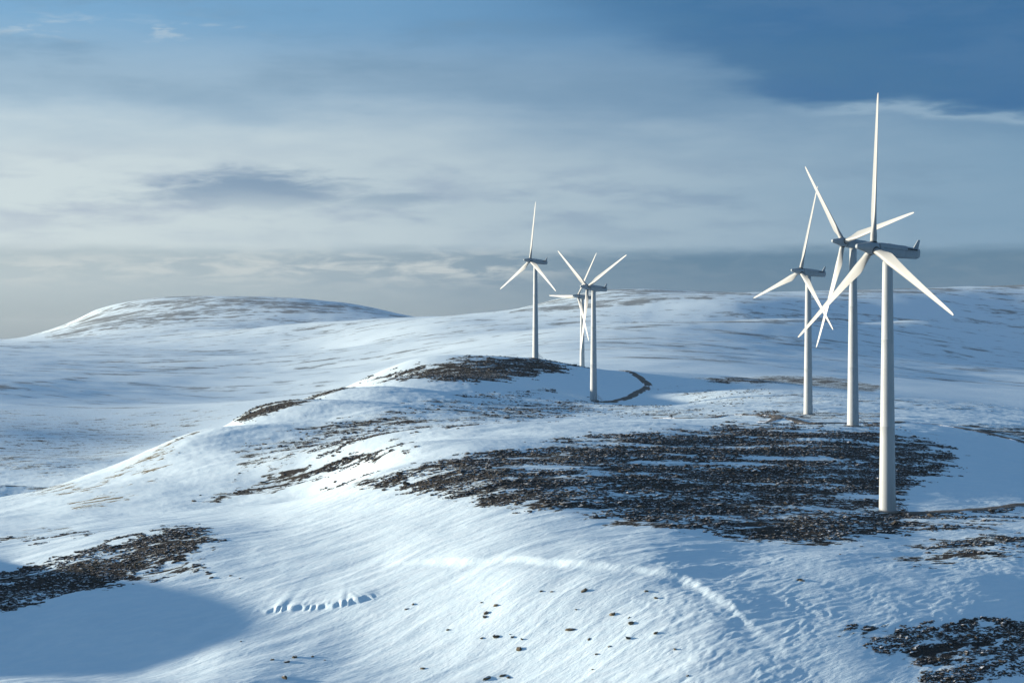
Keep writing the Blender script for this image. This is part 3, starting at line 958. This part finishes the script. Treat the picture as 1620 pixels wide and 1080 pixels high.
ZONES = [  # name of the field, px range, distance range, tries, label of the mass, label of the single rocks, how many singles
    ('boulder field', 480, 1760, 440, 790, 88000, 'dense dark boulder field spread over the broad knoll left of the nearest turbine',
     'large dark angular rock in the broad boulder field', 150),
    ('lower right', 1290, 1760, 352, 425, 24000, 'scattered dark stones in the lower right corner of the snow', 'dark rock in the stony patch at the lower right corner', 60),
    ('ridge', 280, 1230, 560, 1240, 26000, 'dark stones in wind-combed streaks across the snowy saddle', '', 0),
    ('dome', 540, 950, 1020, 1392, 16000, 'dark stones covering the rounded hill below the distant turbines', '', 0),
    ('left hump', -260, 370, 412, 530, 24000, 'dark stony cover on the low hump at the left edge', 'dark rock on the stony hump at the left edge', 50),
]
for zn, p0, p1, d0, d1, n, lab, lab1, ns in ZONES:
    x, y = scatter(n, p0, p1, d0, d1)
    k = len(x)
    size = 0.20 + 0.36 * rng.random(k) ** 2.2 + np.where(rng.random(k) < 0.05, 0.35 * rng.random(k), 0)
    size = size * {'dome': 1.4, 'ridge': 1.3, 'lower right': 0.68, 'left hump': 0.85}.get(zn, 1.0)
    v = rock_cloud(x, y, size, rng.uniform(1.0, 1.9, k), rng.uniform(0.5, 0.85, k))
    f = (IF[None] + (np.arange(k) * 12)[:, None, None]).reshape(-1, 3)
    obj('boulders', mesh_from('boulders', v.reshape(-1, 3), f, M_ROCK, False), kind='stuff', label=lab, cat='boulders')
    if not ns: continue
    # the larger ones are objects of their own
    x, y = scatter(ns * 14, p0 + 60, min(p1, 1600), d0, d1 - 10)
    x, y = x[:ns], y[:ns]
    z = zat(x, y)
    for i in range(len(x)):
        me = bpy.data.meshes.get('rock_%d' % (i % 24)) or mesh_from('rock_%d' % (i % 24), SHAPES[i % 24], IF, M_ROCK, False)
        o = obj('rock', me, label=lab1, cat='rock', group='rocks of the ' + zn)
        s = random.uniform(0.65, 1.15) * {'lower right': 0.6, 'left hump': 0.7}.get(zn, 1.0)
        fl = random.uniform(0.5, 0.8)
        o.location = (x[i], y[i], z[i] + 0.08 * s)
        o.scale = (s * random.uniform(1.1, 1.9), s, s * fl)
        o.rotation_euler = (random.gauss(0, .15), random.gauss(0, .15), WIND + random.gauss(0, .5))

# stones poking through the near slope: where they lie in the photograph
STONES = [(770, 970), (784, 958), (807, 1004), (811, 1008), (709, 996), (857, 935), (873, 936), (912, 964), (902, 996), (932, 1012), (965, 1023), (938, 1059), (995, 1010),
          (1037, 1002), (969, 972), (995, 978), (999, 986), (1038, 946), (653, 956), (643, 964), (669, 1058), (796, 1069), (772, 1073), (805, 1072), (821, 1027), (826, 1012),
          (786, 1008), (1068, 1027), (1088, 1069), (944, 1035), (1023, 935), (924, 935), (762, 1010), (762, 953), (768, 976),
          (431, 1044), (454, 1047), (466, 1040), (494, 1039), (514, 1044), (450, 1072), (334, 914), (379, 915), (365, 911), (381, 1015), (1265, 917), (1270, 919), (1330, 877)]


for i, (px, py) in enumerate(STONES):
    x, y, z = cast(px, py)
    left = px < 560
    me = bpy.data.meshes.get('stone_%d' % (i % 24)) or mesh_from('stone_%d' % (i % 24), SHAPES[i % 24], IF, M_STONE, False)
    o = obj('rock', me, label='small brown stone poking through the snow ' + ('by the shaded hollow at lower left' if left else 'of the bright near slope'),
            cat='rock', group='stones by the hollow' if left else 'stones on the near slope')
    s = random.choice((0.22, 0.3, 0.38, 0.5, 0.62))
    o.location = (x, y, z + 0.02)
    o.scale = (s * random.uniform(1.1, 2.0), s, s * random.uniform(0.6, 0.9))
    o.rotation_euler = (random.gauss(0, .2), random.gauss(0, .2), WIND + random.gauss(0, .5))


# ------------------------------------------------------------------ cold hazy air round everything
v, f = box(0, 12500, 0, 44000, 26500, 1.0)
zb = float(gz.min()) - 2.0
v[:, 2] = np.where(v[:, 2] > 0, 262.0, zb)
hm = bpy.data.materials.new('haze')
hm.use_nodes = True
HT = NT(hm.node_tree)
pv = HT.n('ShaderNodeVolumePrincipled')
pv.inputs['Color'].default_value = (0.86, 0.92, 0.97, 1)
pv.inputs['Density'].default_value = 1.1e-5
pv.inputs['Anisotropy'].default_value = 0.0
HT.put(HT.n('ShaderNodeOutputMaterial').inputs['Volume'], pv.outputs[0])
obj('haze', mesh_from('haze', v, f, hm, False), kind='stuff', label='thin cold haze hanging over the hills', cat='haze')
